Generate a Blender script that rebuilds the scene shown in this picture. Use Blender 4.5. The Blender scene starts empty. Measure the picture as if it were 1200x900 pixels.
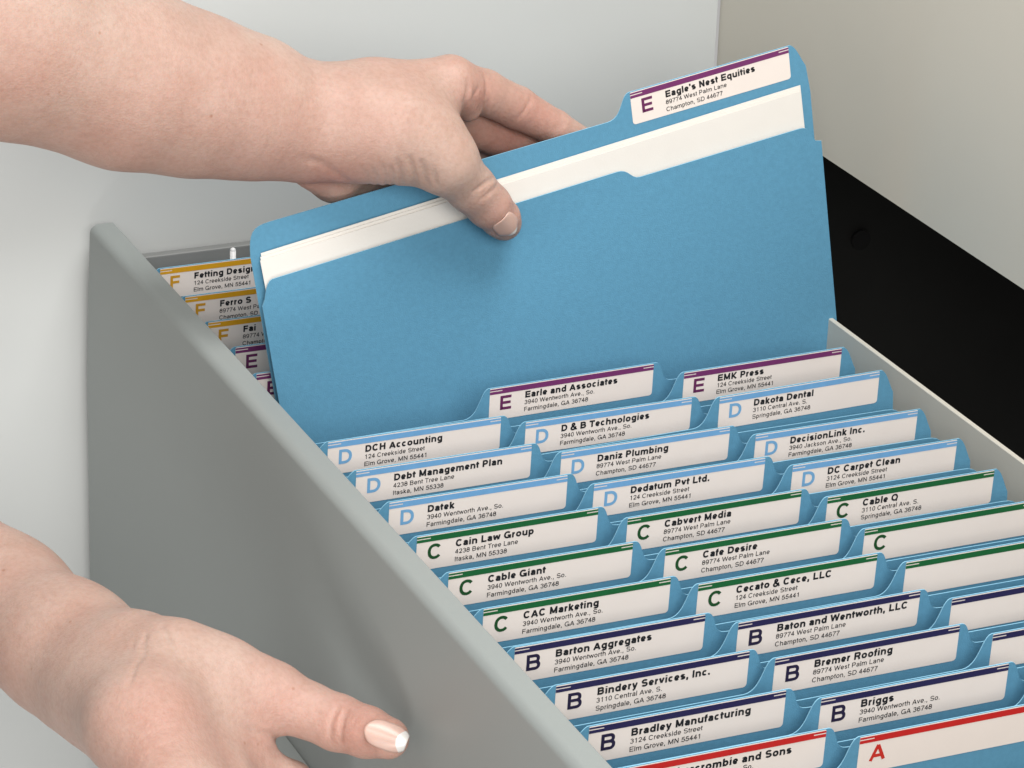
import bpy, bmesh, math, random
import numpy as np
from mathutils import Matrix, Vector
random.seed(7)
MM = 0.001
SC = bpy.context.scene
COL = SC.collection

# ---------- camera ----------
cam_data = bpy.data.cameras.new('camera')
cam = bpy.data.objects.new('camera', cam_data); COL.objects.link(cam)
cam_data.sensor_width = 36; cam_data.sensor_fit = 'HORIZONTAL'
cam_data.lens = 36 * 4031.23 / 1200
cam_data.clip_start = .05; cam_data.clip_end = 50
Rw = Matrix(((0.91457, -0.40305, 0.033358), (-0.131098, -0.373482, -0.918327), (0.38259, 0.835501, -0.394414)))          # rows: right, down, forward
M = Matrix((Rw[0], -Rw[1], -Rw[2])).transposed().to_4x4()
M.translation = Vector((-526.82, -1280.47, 654.24)) * MM
cam.matrix_world = M
SC.camera = cam

# ---------- studio light ----------
world = bpy.data.worlds.new('World'); SC.world = world; world.use_nodes = True
bg = world.node_tree.nodes['Background']
bg.inputs['Color'].default_value = (1.0, .985, .965, 1); bg.inputs['Strength'].default_value = .44

def softbox(name, loc, target, size, power, col):
    l = bpy.data.lights.new(name, 'AREA'); l.shape = 'RECTANGLE'; l.size, l.size_y = size; l.energy = power; l.color = col
    o = bpy.data.objects.new(name, l); COL.objects.link(o); o.location = loc
    o.rotation_euler = (Vector(target) - Vector(loc)).to_track_quat('-Z', 'Y').to_euler()
softbox('key_softbox', (-.45, -1.85, 1.04), (.12, .05, 0), (1.2, .9), 33, (1, .97, .93))
softbox('low_softbox', (-.50, -1.05, -.34), (-.03, -.22, -.12), (.35, .35), 6.0, (1, .98, .96))
softbox('overhead_softbox', (.2, -.6, 1.7), (.12, .05, 0), (.9, .7), 29, (1, .985, .97))
SC.view_settings.view_transform = 'Standard'; SC.view_settings.look = 'None'
SC.view_settings.exposure = 0.02; SC.view_settings.gamma = 1
SC.render.film_transparent = False

# ---------- materials ----------
def mat(name, col, rough=.6, var=.06, vscale=40, bump=.0, bscale=600, spec=.4, sss=0, metal=0, var_col=None, detail=3):
    m = bpy.data.materials.new(name); m.use_nodes = True
    nt = m.node_tree; b = nt.nodes['Principled BSDF']
    b.inputs['Roughness'].default_value = rough; b.inputs['Specular IOR Level'].default_value = spec; b.inputs['Metallic'].default_value = metal
    tc = nt.nodes.new('ShaderNodeTexCoord')
    n = nt.nodes.new('ShaderNodeTexNoise'); n.inputs['Scale'].default_value = vscale; n.inputs['Detail'].default_value = detail
    nt.links.new(tc.outputs['Object'], n.inputs['Vector'])
    r = nt.nodes.new('ShaderNodeValToRGB')
    c2 = var_col or tuple(min(1, c * (1 + var)) for c in col); c1 = tuple(c * (1 - var) for c in col) if not var_col else col
    r.color_ramp.elements[0].position = .3; r.color_ramp.elements[0].color = (*c1, 1)
    r.color_ramp.elements[1].position = .7; r.color_ramp.elements[1].color = (*c2, 1)
    nt.links.new(n.outputs['Fac'], r.inputs['Fac']); nt.links.new(r.outputs['Color'], b.inputs['Base Color'])
    if bump:
        n2 = nt.nodes.new('ShaderNodeTexNoise'); n2.inputs['Scale'].default_value = bscale; n2.inputs['Detail'].default_value = 4
        nt.links.new(tc.outputs['Object'], n2.inputs['Vector'])
        bp = nt.nodes.new('ShaderNodeBump'); bp.inputs['Strength'].default_value = bump; bp.inputs['Distance'].default_value = .0006
        nt.links.new(n2.outputs['Fac'], bp.inputs['Height']); nt.links.new(bp.outputs['Normal'], b.inputs['Normal'])
    if sss:
        b.inputs['Subsurface Weight'].default_value = sss; b.inputs['Subsurface Radius'].default_value = (1, .35, .2); b.inputs['Subsurface Scale'].default_value = .004
    return m

M_BLUE = mat('blue_card', (.102, .285, .43), .75, .045, 420, .3, 1800, .25, detail=6)
M_BLUE_EDGE = mat('blue_card_cut_edge', (.24, .49, .65), .8, .04, 300, 0, 1, .2)
M_LABEL = mat('label_paper', (.80, .72, .665), .55, .012, 60, .05, 1500, .3)
M_PAPER = mat('sheet_paper', (.78, .745, .695), .7, .012, 60, .08, 1500, .25)
M_INK = mat('black_ink', (.012, .012, .014), .5, .1, 200)
INK = {k: mat(k + '_ink', c, .5, .04, 200) for k, c in dict(
    orange=(.66, .33, .012), purple=(.16, .028, .125), light_blue=(.155, .36, .62), green=(.01, .115, .032),
    navy=(.022, .018, .075), red=(.52, .02, .018)).items()}
INK_LETTER = {k: mat(k + '_letter_ink', c, .5, .04, 200) for k, c in dict(
    orange=(.60, .30, .02), purple=(.13, .02, .09), light_blue=(.17, .38, .62), green=(.012, .07, .018),
    navy=(.02, .014, .045), red=(.55, .03, .02)).items()}
M_GREY = mat('grey_enamel', (.262, .286, .279), .42, .015, 8, .06, 900, .45)
M_BEIGE = mat('beige_enamel', (.62, .59, .515), .5, .015, 8, .06, 900, .4)
M_DARK = mat('dark_steel', (.012, .012, .011), .6, .15, 15, .05, 900, .3)
M_HOLE = mat('hole_darkness', (.003, .003, .003), .8, .1, 50)  # near-black colour carries the shade inside the open hole
M_WALL = mat('wall_paint', (.545, .563, .556), .8, .012, 6, .06, 300, .2)
M_WHITE = mat('white_plastic', (.75, .75, .75), .4, .02, 50)
M_STEEL = mat('drawer_side_steel', (.20, .205, .20), .5, .04, 20, .05, 900, .4)

# ---------- helpers ----------
def obj(name, bm, mats, parent=None, smooth=False):
    bmesh.ops.recalc_face_normals(bm, faces=bm.faces) if smooth is None else None
    me = bpy.data.meshes.new(name); bm.to_mesh(me); bm.free()
    for m in (mats if isinstance(mats, (list, tuple)) else [mats]): me.materials.append(m)
    if smooth:
        for p in me.polygons: p.use_smooth = True
    o = bpy.data.objects.new(name, me); COL.objects.link(o)
    if parent: o.parent = parent
    return o
def tag(o, label, cat, group=None, kind=None):
    o['label'] = label
    if cat: o['category'] = cat
    if group: o['group'] = group
    if kind: o['kind'] = kind
    return o
def empty(name, loc=(0, 0, 0)):
    o = bpy.data.objects.new(name, None); COL.objects.link(o); o.location = loc; o.empty_display_size = .02
    return o
def prism(bm, prof, axis, a, b, mi=0):
    """extrude a 2D profile (mm) along an axis from a to b; profile coords are the other two axes in xyz order"""
    def P(p, t):
        q = [p[0], p[1]]; q.insert('xyz'.index(axis), t); return [c * MM for c in q]
    va = [bm.verts.new(P(p, a)) for p in prof]; vb = [bm.verts.new(P(p, b)) for p in prof]
    fs = [bm.faces.new(va), bm.faces.new(vb[::-1])]
    n = len(prof)
    for i in range(n): fs.append(bm.faces.new((va[i], vb[i], vb[(i + 1) % n], va[(i + 1) % n])))
    for f in fs: f.material_index = mi
    bmesh.ops.recalc_face_normals(bm, faces=fs)
    return fs
def box(bm, x0, x1, y0, y1, z0, z1, bev=0, mi=0):
    fs = prism(bm, [(x0, y0), (x1, y0), (x1, y1), (x0, y1)], 'z', z0, z1, mi)
    if bev:
        es = list({e for f in fs for e in f.edges})
        bmesh.ops.bevel(bm, geom=es, offset=bev * MM, segments=3, affect='EDGES', profile=.6)
def bez(p0, p1, p2, p3, n=10):
    return [tuple((1 - t) ** 3 * a + 3 * (1 - t) ** 2 * t * b + 3 * (1 - t) * t * t * c + t ** 3 * d
            for a, b, c, d in zip(p0, p1, p2, p3)) for t in (i / n for i in range(n + 1))]
def sheet(outline, y, th=.5):
    """thin card with the given outline (u, v in mm) whose front face lies at -y; material 1 on the cut edges"""
    bm = bmesh.new()
    yf, yb = -y * MM, (-y + th) * MM
    va = [bm.verts.new((u * MM, yf, v * MM)) for u, v in outline]; vb = [bm.verts.new((u * MM, yb, v * MM)) for u, v in outline]
    fs = [bm.faces.new(va), bm.faces.new(vb[::-1])]; n = len(va)
    for i in range(n):
        f = bm.faces.new((va[i], va[(i + 1) % n], vb[(i + 1) % n], vb[i])); f.material_index = 1
    bmesh.ops.recalc_face_normals(bm, faces=bm.faces)
    return bm

def bow_sheet(bm, u0, u1, v0, v1, f, step=10):
    """cut a sheet into a fine net and bend it: f(u, v) mm towards the viewer"""
    bmesh.ops.triangulate(bm, faces=[f_ for f_ in bm.faces if len(f_.verts) > 4])
    for ax, a, b in ((0, u0, u1), (2, v0, v1)):
        t = a + step
        while t < b:
            co = [0, 0, 0]; no = [0, 0, 0]; co[ax] = t * MM; no[ax] = 1
            bmesh.ops.bisect_plane(bm, geom=bm.verts[:] + bm.edges[:] + bm.faces[:], plane_co=co, plane_no=no, dist=1e-7); t += step
    for v in bm.verts: v.co.y -= f(v.co.x / MM, v.co.z / MM) * MM
    for f_ in bm.faces: f_.smooth = f_.material_index == 0
    sharp = [e for e in bm.edges if len(e.link_faces) == 2 and e.link_faces[0].material_index != e.link_faces[1].material_index]
    bmesh.ops.split_edges(bm, edges=sharp)
    return bm

# ---------- lettering: a single-stroke grotesque, skeletons in 1/1000 em ----------
def arc(cx, cy, rx, ry, a0, a1):
    n = max(4, int(abs(a1 - a0) / 15))
    e = .92                                   # squarer than an ellipse, as grotesque bowls are
    sp = lambda v: math.copysign(abs(v) ** e, v)
    return [(cx + rx * sp(math.cos(math.radians(a0 + (a1 - a0) * i / n))),
             cy + ry * sp(math.sin(math.radians(a0 + (a1 - a0) * i / n)))) for i in range(n + 1)]

ADV_B = dict(zip(" ABCDEFGHIKLMNPQRSTVWabcdefghiklmnopqrstuvwyz.,&'",
    [278,722,722,722,722,667,611,778,722,278,722,611,833,722,667,778,722,667,611,667,944,
     556,611,556,611,556,333,611,611,278,556,278,889,611,611,611,611,389,556,333,611,556,778,556,500,278,278,722,238]))
ADV_R = dict(zip(" ABCDEFGHIKLMNPQRSTVWabcdefghiklmnopqrstuvwyz.,&'",
    [278,667,667,722,722,667,611,778,722,278,667,556,833,722,667,778,722,667,611,667,944,
     556,556,500,556,556,278,556,556,222,500,222,833,556,556,556,556,333,500,278,556,500,722,500,500,278,278,667,191]))
ADV_B['J'], ADV_R['J'] = 556, 500
for _d in "0123456789":
    ADV_B[_d] = ADV_R[_d] = 556

def glyph(ch, bold):
    A = (ADV_B if bold else ADV_R)[ch]
    t = bold if bold > 1 else (172 if bold else 106)
    h = t / 2; H = 716; X = 528; T = H - h; XT = X - h + 6; D = -205 + h
    sb = 68 if bold else 74
    L = sb + h; R = A - sb - h; LR = 42 + h; RR = A - 42 - h
    c = A / 2
    if ch.islower() and ch not in 'ltifj':
        L = (50 if bold else 62) + h; R = A - L
    S = []
    if ch == 'A':
        a = 10 + h * 1.05; S = [[(a, 0), (c, H - t * .35), (A - a, 0)]]
        y = H * .29; k = (c - a) / H; S.append([(a + k * y, y), (A - a - k * y, y)])
    elif ch == 'B':
        m = H * .52; x = R - 150
        S = [[(L, 0), (L, H)], [(L, T)] + arc(x - 10, (T + m) / 2, 140, (T - m) / 2, 90, -90) + [(L, m)],
             [(L, m)] + arc(x, (m + h) / 2, 160, (m - h) / 2, 90, -90) + [(L, h)]]
    elif ch == 'C':
        S = [arc(c, H / 2, RR - c, H / 2 - h + 8, 38, 322)]
    elif ch == 'D':
        S = [[(L, 0), (L, H)], [(L, T), (c - 40, T)] + arc(c - 40, H / 2, RR - c + 40, H / 2 - h, 90, -90) + [(L, h)]]
    elif ch in 'EF':
        S = [[(L, 0), (L, H)], [(L, T), (A - 50, T)], [(L, H * .5), (A - 80, H * .5)]]
        if ch == 'E': S.append([(L, h), (A - 42, h)])
    elif ch == 'G':
        S = [arc(c - 5, H / 2, RR - c, H / 2 - h + 8, 40, 325) + [(RR, H * .15), (RR, H * .40)], [(c + 10, H * .40), (RR + h, H * .40)], [(RR, 0), (RR, H * .4)]]
    elif ch == 'H':
        S = [[(L, 0), (L, H)], [(R, 0), (R, H)], [(L, H * .52), (R, H * .52)]]
    elif ch == 'I':
        S = [[(c, 0), (c, H)]]
    elif ch == 'J':
        S = [[(A - 70 - h, H), (A - 70 - h, 200)] + arc(c - 8, h + 190, A - 70 - h - c + 8, 196, 0, -175)]
    elif ch == 'K':
        S = [[(L, 0), (L, H)], [(L, H * .30), (A - 80 - h * .6, H)], [(L + 120, H * .46), (A - 45 - h * .8, 0)]]
    elif ch == 'L':
        S = [[(L, 0), (L, H)], [(L, h), (A - 36, h)]]
    elif ch == 'M':
        S = [[(L, 0), (L, H)], [(R, 0), (R, H)], [(L, H - h * .6), (c, h * .9), (R, H - h * .6)]]
    elif ch == 'N':
        S = [[(L, 0), (L, H)], [(R, 0), (R, H)], [(L, H - h * .6), (R, h * .6)]]
    elif ch in 'PR':
        m = H * .47 if ch == 'R' else H * .43; x = R - 150
        S = [[(L, 0), (L, H)], [(L, T)] + arc(x, (T + m) / 2, 160, (T - m) / 2, 90, -90) + [(L, m)]]
        if ch == 'R': S.append([(x - 40, m), (x + 70, m - 60), (R + 5, 0)])
    elif ch == 'Q':
        S = [arc(c, H / 2, RR - c, H / 2 - h + 8, 0, 360), [(c + 60, H * .24), (RR, -20)]]
    elif ch == 'S':
        r = (H - t + 12) / 4; S = [arc(c, T - r + 6, RR - c - 14, r, 22, 270) + arc(c, h + r - 6, RR - c, r, 90, -160)[1:]]
    elif ch == 'T':
        S = [[(c, 0), (c, H)], [(20, T), (A - 20, T)]]
    elif ch in 'Vv':
        t2 = H if ch == 'V' else X; S = [[(12 + h, t2), (c, t * .3), (A - 12 - h, t2)]]
    elif ch in 'Ww':
        t2 = H if ch == 'W' else X
        S = [[(8 + h, t2), (A * .28, t * .25), (c, t2 - t * .25), (A * .72, t * .25), (A - 8 - h, t2)]]
    elif ch == 'a':
        y0 = X * .56
        S = [arc((L + R) / 2 - 6, XT - 125, (R - L) / 2 + 6, 125, 165, 0) + [(R, 60), (R + 18, 0)],
             [(R, y0)] + [(c, y0 - 12)] + arc(L + 105, (y0 - 30 + h) / 2, 112, (y0 - 30 - h) / 2 + 3, 90, 270) + [(c, h), (R, X * .26)]]
    elif ch in 'bdpq':
        s = L if ch in 'bp' else R
        cx = (L + R) / 2; S = [arc(cx, X / 2, (R - L) / 2, X / 2 - h + 6, 0, 360)]
        S.append([(s, 0), (s, H)] if ch in 'bd' else [(s, -205), (s, X)])
    elif ch == 'c':
        S = [arc(c, X / 2, (R - L) / 2 + 6, X / 2 - h + 6, 40, 320)]
    elif ch == 'e':
        S = [[(LR, X * .47), (RR, X * .47)] + arc(c, X / 2, RR - c, X / 2 - h + 6, -4, 318)[0:]]
        S = [arc(c, X / 2, RR - c, X / 2 - h + 6, -6, 322), [(LR, X * .47), (RR, X * .47)]]
    elif ch == 'f':
        S = [[(c - 22, 0), (c - 22, H - 170)] + arc(c + 98, H - 165, 120, 172 - h, 180, 82), [(10, XT - 4), (A - 24, XT - 4)]]
    elif ch == 'g':
        cx = (L + R) / 2
        S = [arc(cx, X / 2, (R - L) / 2, X / 2 - h + 6, 0, 360), [(R, X), (R, -40)] + arc(cx, -40, (R - L) / 2, -40 - D, 0, -160)]
    elif ch in 'hn':
        S = [[(L, 0), (L, H if ch == 'h' else X)], [(L, X * .55)] + arc((L + R) / 2, XT - 150, (R - L) / 2, 150, 170, 0) + [(R, 0)]]
    elif ch == 'i':
        S = [[(c, 0), (c, X)], [(c, H - 100), (c, H)]]
    elif ch == 'k':
        S = [[(L, 0), (L, H)], [(L, X * .33), (A - 60 - h * .6, X)], [(L + 100, X * .5), (A - 25 - h * .8, 0)]]
    elif ch == 'l':
        S = [[(c, 0), (c, H)]]
    elif ch == 'm':
        w = (R - L) / 2
        S = [[(L, 0), (L, X)], [(L, X * .55)] + arc(L + w / 2, XT - 120, w / 2, 120, 170, 0) + [(L + w, 0)],
             [(L + w, X * .55)] + arc(L + w * 1.5, XT - 120, w / 2, 120, 170, 0) + [(R, 0)]]
    elif ch == 'o':
        S = [arc(c, X / 2, RR - c, X / 2 - h + 6, 0, 360)]
    elif ch == 'r':
        S = [[(L, 0), (L, X)], [(L, X * .5)] + arc(L + 170, XT - 170, 170, 166, 175, 85)]
    elif ch == 's':
        r = (X - t + 12) / 4; S = [arc(c, XT - r, (R - L) / 2 - 2, r, 22, 270) + arc(c, h + r - 6, (R - L) / 2 + 8, r, 90, -160)[1:]]
    elif ch == 't':
        S = [[(c - 15, X + 130), (c - 15, 130)] + arc(c + 70, 130, 85, 130 - h, 180, 275), [(10, XT - 4), (A - 12, XT - 4)]]
    elif ch == 'u':
        S = [[(R, 0), (R, X)], [(L, X)] + [(L, 150)] + arc((L + R) / 2, h + 144, (R - L) / 2, 150, 180, 350) + [(R, X * .45)]]
    elif ch == 'y':
        S = [[(12 + h, X), (c + 8, 20)], [(A - 12 - h, X), (c + 8, 20), (c - 30, -110), (c - 80, D + 10), (c - 170, D)]]
    elif ch == 'z':
        S = [[(36, X - h), (A - 62, X - h), (62, h), (A - 32, h)]]
    elif ch == '0':
        S = [arc(c, 350, 205 - h + 30, 350 - h + 8, 0, 360)]
    elif ch == '1':
        S = [[(c + 40, 0), (c + 40, 705)], [(c + 40, 660), (c - 40, 580), (c - 150, 540)]]
    elif ch == '2':
        r = 190 - h + 40; S = [arc(c, 705 - h - 180, r, 180, 175, -25) + [(c + 40, 250), (c - r + 10, h + 20), (c - r, h)], [(c - r - 10, h), (c + r + h, h)]]
    elif ch == '3':
        r = 180; S = [arc(c - 10, 705 - h - 155, r - 15, 155, 165, -80) + [(c - 20, 375)], [(c - 20, 385)] + arc(c - 10, 180 + h * .6, r + 8, 195 - h * .4, 85, -165)]
    elif ch == '4':
        S = [[(c + 85, 0), (c + 85, 705)], [(c + 85, 660), (70, 215), (A - 30, 215)]]
    elif ch == '5':
        S = [[(c + 190, 705 - h), (c - 120, 705 - h), (c - 165, 330)] + arc(c - 5, 235, 200, 240 - h, 140, -165)]
    elif ch == '6':
        S = [arc(c + 5, 230, 195, 235 - h, 0, 360), [(c - 190, 230)] + arc(c + 5, 350, 195, 358 - h, 175, 40)]
    elif ch == '7':
        S = [[(50, 705 - h), (A - 45, 705 - h), (c + 20, 350), (c - 60, 0)]]
    elif ch == '8':
        S = [arc(c, 705 - h - 150, 165, 155, 0, 360), arc(c, h + 180, 195, 185, 0, 360)]
    elif ch == '9':
        S = [arc(c - 5, 470, 195, 240 - h, 0, 360), [(c + 190, 470)] + arc(c - 5, 350, 195, 358 - h, -5, -140)]
    elif ch == '.':
        S = [[(c, 0), (c, t * 1.05)]]
    elif ch == ',':
        S = [[(c, t), (c, 0), (c - 35, -110)]]
    elif ch == "'":
        S = [[(c, H - 240), (c, H)]]
    elif ch == '&':
        S = [[(A - 40, 10), (c - 150, 460)] + arc(c - 40, 575, 112, 130 - h * .3, 200, -40) + [(c - 160, 310)] + arc(c - 60, 180, 190, 185 - h * .3, 130, 300) + [(A - 110, 330)]]
    return A, t, S

def ribbon(pl, t):
    """left and right offset points of a polyline, mitred"""
    n = len(pl); h = t / 2; Lp = []; Rp = []
    closed = n > 4 and math.hypot(pl[0][0] - pl[-1][0], pl[0][1] - pl[-1][1]) < 1
    for i in range(n):
        p = pl[i]
        a = pl[i - 1] if i else (pl[-2] if closed else None)
        b = pl[i + 1] if i < n - 1 else (pl[1] if closed else None)
        ds = []
        for q0, q1 in ((a, p), (p, b)):
            if q0 is None or q1 is None: continue
            dx, dy = q1[0] - q0[0], q1[1] - q0[1]; l = math.hypot(dx, dy)
            if l > 1e-6: ds.append((dx / l, dy / l))
        d0, d1 = ds[0], ds[-1]
        nx, ny = -(d0[1] + d1[1]), d0[0] + d1[0]; l = math.hypot(nx, ny)
        if l < 1e-3: nx, ny, l = -d0[1], d0[0], 1
        nx /= l; ny /= l
        k = 1 / max(.55, nx * -d0[1] + ny * d0[0])
        Lp.append((p[0] + nx * h * k, p[1] + ny * h * k)); Rp.append((p[0] - nx * h * k, p[1] - ny * h * k))
    return Lp, Rp

def split_sharp(pl):
    q = [pl[0]]
    for p in pl[1:]:
        if math.dist(p, q[-1]) > 1: q.append(p)
    pl = q; out = [[pl[0]]]
    for i in range(1, len(pl)):
        out[-1].append(pl[i])
        if i < len(pl) - 1:
            a, b, c = pl[i - 1], pl[i], pl[i + 1]
            d = (b[0] - a[0]) * (c[0] - b[0]) + (b[1] - a[1]) * (c[1] - b[1])
            if d < .3 * math.dist(a, b) * math.dist(b, c): out.append([pl[i]])
    return out

def add_text(bm, s, x, y, size, bold, off, mi=0, wid=1.0):
    """write s at (x, y) mm in the label plane (x right, z up), lying off mm in front of it"""
    k = size / 1000; n = 0
    for ch in s:
        A, t, S = glyph(ch, bold) if ch != ' ' else (278, 0, [])
        for q, pl in enumerate(p for g in S for p in split_sharp(g)):
            Lp, Rp = ribbon(pl, t)
            o = -(off + .012 * (q % 3))
            va = [bm.verts.new(((x + p[0] * k * wid) * MM, o * MM, (y + p[1] * k) * MM)) for p in Lp]
            vb = [bm.verts.new(((x + p[0] * k * wid) * MM, o * MM, (y + p[1] * k) * MM)) for p in Rp]
            for i in range(len(pl) - 1):
                f = bm.faces.new((va[i], vb[i], vb[i + 1], va[i + 1])); f.material_index = mi
        x += A * k * wid

# ---------- the room wall and the cabinet ----------
bm = bmesh.new(); box(bm, -900, 339.6 - 1.5, 352, 380, -700, 900)
tag(obj('wall', bm, M_WALL), 'plain light grey painted wall behind the open drawer', 'wall')

cab = tag(empty('filing_cabinet', (.34, 0, -.3)), 'beige filing cabinet with a grey fronted file drawer pulled open', 'filing cabinet')
CX = 339.6
bm = bmesh.new(); box(bm, CX, CX + 18, -520, 351.6, 50, 560)
o = obj('upper_drawer_front', bm, M_BEIGE, cab); o.location = (-.34, 0, .3)
bm = bmesh.new(); box(bm, CX + 19, CX + 440, 352.6, 376, -560, 566)
sp = obj('side_panel', bm, M_DARK, cab); sp.location = (-.34, 0, .3)
bm = bmesh.new(); bmesh.ops.create_cone(bm, cap_ends=True, segments=32, radius1=6.2 * MM, radius2=6.2 * MM, depth=2.4 * MM, matrix=Matrix.Translation((441.5 * MM, 351.8 * MM, -55.8 * MM)) @ Matrix.Rotation(math.pi / 2, 4, 'X'))
o = obj('hole_dark_disc', bm, M_HOLE, sp)  # disc on the panel, its black painting the darkness of an open hole
bm = bmesh.new(); box(bm, CX + 19, CX + 440, -548, -524, -560, 566)
o = obj('side_panel', bm, M_DARK, cab); o.location = (-.34, 0, .3)
bm = bmesh.new(); box(bm, CX + 440.5, CX + 446, -548, 376, -560, 566)
o = obj('back_panel', bm, M_DARK, cab); o.location = (-.34, 0, .3)
bm = bmesh.new(); box(bm, CX, CX + 446, -548, 376, 566.5, 584, bev=1.5)
o = obj('top_panel', bm, M_BEIGE, cab); o.location = (-.34, 0, .3)
bm = bmesh.new(); box(bm, CX + 18.5, CX + 440, -523, 351, 53, 58)
o = obj('divider_shelf', bm, M_DARK, cab); o.location = (-.34, 0, .3)
bm = bmesh.new(); box(bm, CX, CX + 18, -520, 351.4, -560, -305, bev=2)
o = obj('lower_drawer_front', bm, M_BEIGE, cab); o.location = (-.34, 0, .3)

# ---------- the open drawer ----------
def dpart(name, bm, m, parent=cab, smooth=False):
    o = obj(name, bm, m, parent, smooth)
    if parent is cab: o.location = (-.34, 0, .3)
    return o
DY0, DY1 = -330, 338
prof = [(-18.6, 15.4), (-26.3, 15.4)]
for i in range(1, 9):
    a = math.radians(90 + 88 * i / 8); prof.append((-26.3 + 4.8 * math.cos(a), 10.6 + 4.8 * math.sin(a)))
prof += [(-34, -70), (-34, -290), (-18, -290), (-18, 14.8)]
bm = bmesh.new(); prism(bm, prof, 'y', DY0, DY1)
fp = dpart('open_drawer_front', bm, M_GREY, smooth=True)
md = fp.modifiers.new('edge_split', 'EDGE_SPLIT'); md.split_angle = math.radians(28)
# pull: a sloping grip ledge along the face
bm = bmesh.new(); prism(bm, [(-34.2, -128), (-40, -131), (-52, -146), (-53, -149), (-51, -151), (-34.2, -139)], 'y', -300, 60)
dpart('pull_handle', bm, M_GREY, fp)
bm = bmesh.new(); prism(bm, [(303.4, -7.6), (303.4, -255), (306, -255), (306, -7.6), (305.7, -7.2), (303.7, -7.2)], 'y', DY0 + 2, 329)
dpart('drawer_back', bm, M_BEIGE)
bm = bmesh.new(); box(bm, -17.8, 302.8, 330, 336, -255, -3, bev=1)
dpart('drawer_side', bm, M_STEEL)
bm = bmesh.new(); box(bm, -17.8, 302.8, DY0 + 2, DY0 + 8, -255, -3, bev=1)
dpart('drawer_side', bm, M_STEEL)
bm = bmesh.new(); box(bm, -17.8, 302.8, DY0 + 8.5, 329.5, -259, -255)
dpart('drawer_floor', bm, M_STEEL)
bm = bmesh.new(); bmesh.ops.create_cone(bm, cap_ends=True, segments=20, radius1=1.6 * MM, radius2=1.6 * MM, depth=90 * MM, matrix=Matrix.Translation((42.3 * MM, 322 * MM, -47 * MM)))
bmesh.ops.create_uvsphere(bm, u_segments=16, v_segments=8, radius=1.6 * MM, matrix=Matrix.Translation((42.3 * MM, 322 * MM, -2 * MM)))
box(bm, 41, 43.6, 322, 330, -80, -77)
dpart('divider_rod', bm, M_WHITE, smooth=True)

# ---------- file folders ----------
LW, LH = 87.3, 17.1
XL = [0, 95.84, 191.2]
UL, UR = -11.4, 288.6
def back_outline(pos, lifted=False):
    x0, x1 = XL[pos] - .7, XL[pos] + LW + 1.2
    T, Bd = .35, (-12.0 if lifted else -14.7)
    pts = [(UL, -250), (UR, -250), (UR, -27)]
    if pos == 2: pts += [(UR - 1.2, -14)] + bez((UR - 1.4, -12.4), (UR - 4, -8), (x1 + 3.5, -1.5), (x1, T), 10)
    else:
        pts += bez((UR, -27), (UR - 1, -15), (UR - 3, -10.6), (UR - 12, -10.6), 8)[1:] + [(x1 + 11, -10.4)]
        pts += bez((x1 + 9, -10.3), (x1 + 2.6, -10.2), (x1 + 4.6, T - .6), (x1, T), 12)
    if pos == 0: pts += bez((x0, T), (x0 - 3.5, -1.5), (UL + 4, -8), (UL + 1.4, -12.4), 10) + [(UL + 1.2, -14), (UL, -27)]
    else:
        pts += bez((x0, T), (x0 - 4.8, -1.0), (x0 - 4, Bd + .3), (x0 - 12.5, Bd), 12) + [(UL + 12, Bd)]
        pts += bez((UL + 12, Bd), (UL + 3, Bd), (UL + 1, -15), (UL, -27), 8)[1:]
    return pts
def front_outline(pos):
    x0, x1 = XL[pos] - 8, XL[pos] + LW + 8
    hi, lo = -36.5, -42.5
    pts = [(UL, -250), (UR + 1, -250), (UR + 1, -52.5), (UR - 2.2, -51.5)] 
    last = lo if pos == 2 else hi
    pts += bez((UR - 4, -48), (UR - 5.5, last - 2), (UR - 6.5, last), (UR - 11, last), 8)
    if pos < 2: pts += bez((x1 + 6, hi), (x1 + 2, hi), (x1 + 2, lo), (x1 - 4, lo), 8)
    first = lo if pos == 0 else hi
    if pos > 0: pts += bez((x0 + 6, lo), (x0 + 1, lo), (x0 + 1, hi + .3), (x0 - 6, hi), 8)
    first = lo if pos == 0 else hi - 2
    pts += bez((UL + 7, first), (UL + 4, first - .5), (UL + 2.6, -45), (UL + 1.6, -48), 6) + [(UL, -51)]
    return pts
def label_outline():
    r = 1.6; o = []
    for cx, cy, a in ((LW - r, -LH + r, -90), (LW - .4, -.4, 0), (.4, -.4, 90), (r, -LH + r, 180)):
        rr = r if cy < -5 else .4
        o += [(cx + rr * math.cos(math.radians(a + q)), cy + rr * math.sin(math.radians(a + q))) for q in (0, 30, 60, 90)]
    return o
SH_BACK = {p: None for p in range(3)}
def quad(bm, x0, x1, z0, z1, off, mi=0):
    f = bm.faces.new([bm.verts.new((x * MM, -off * MM, z * MM)) for x, z in ((x0, z0), (x1, z0), (x1, z1), (x0, z1))]); f.material_index = mi
MESH = {}
def shared(key, make, mats):
    if key not in MESH:
        bm = make(); me = bpy.data.meshes.new(key[0]); bm.to_mesh(me); bm.free()
        for m in mats: me.materials.append(m)
        MESH[key] = me
    return MESH[key]
def child(name, me, parent, loc=(0, 0, 0)):
    o = bpy.data.objects.new(name, me); COL.objects.link(o); o.parent = parent; o.location = loc; return o
def stripe_bm():
    bm = bmesh.new(); h = 3.2; t0 = -.36
    quad(bm, .0, LW, -h, -1.75, .10); quad(bm, .0, LW, -1.25, t0, .10)
    quad(bm, 6.5, LW - 5.5, -1.75, -1.25, .10)
    return bm
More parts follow.
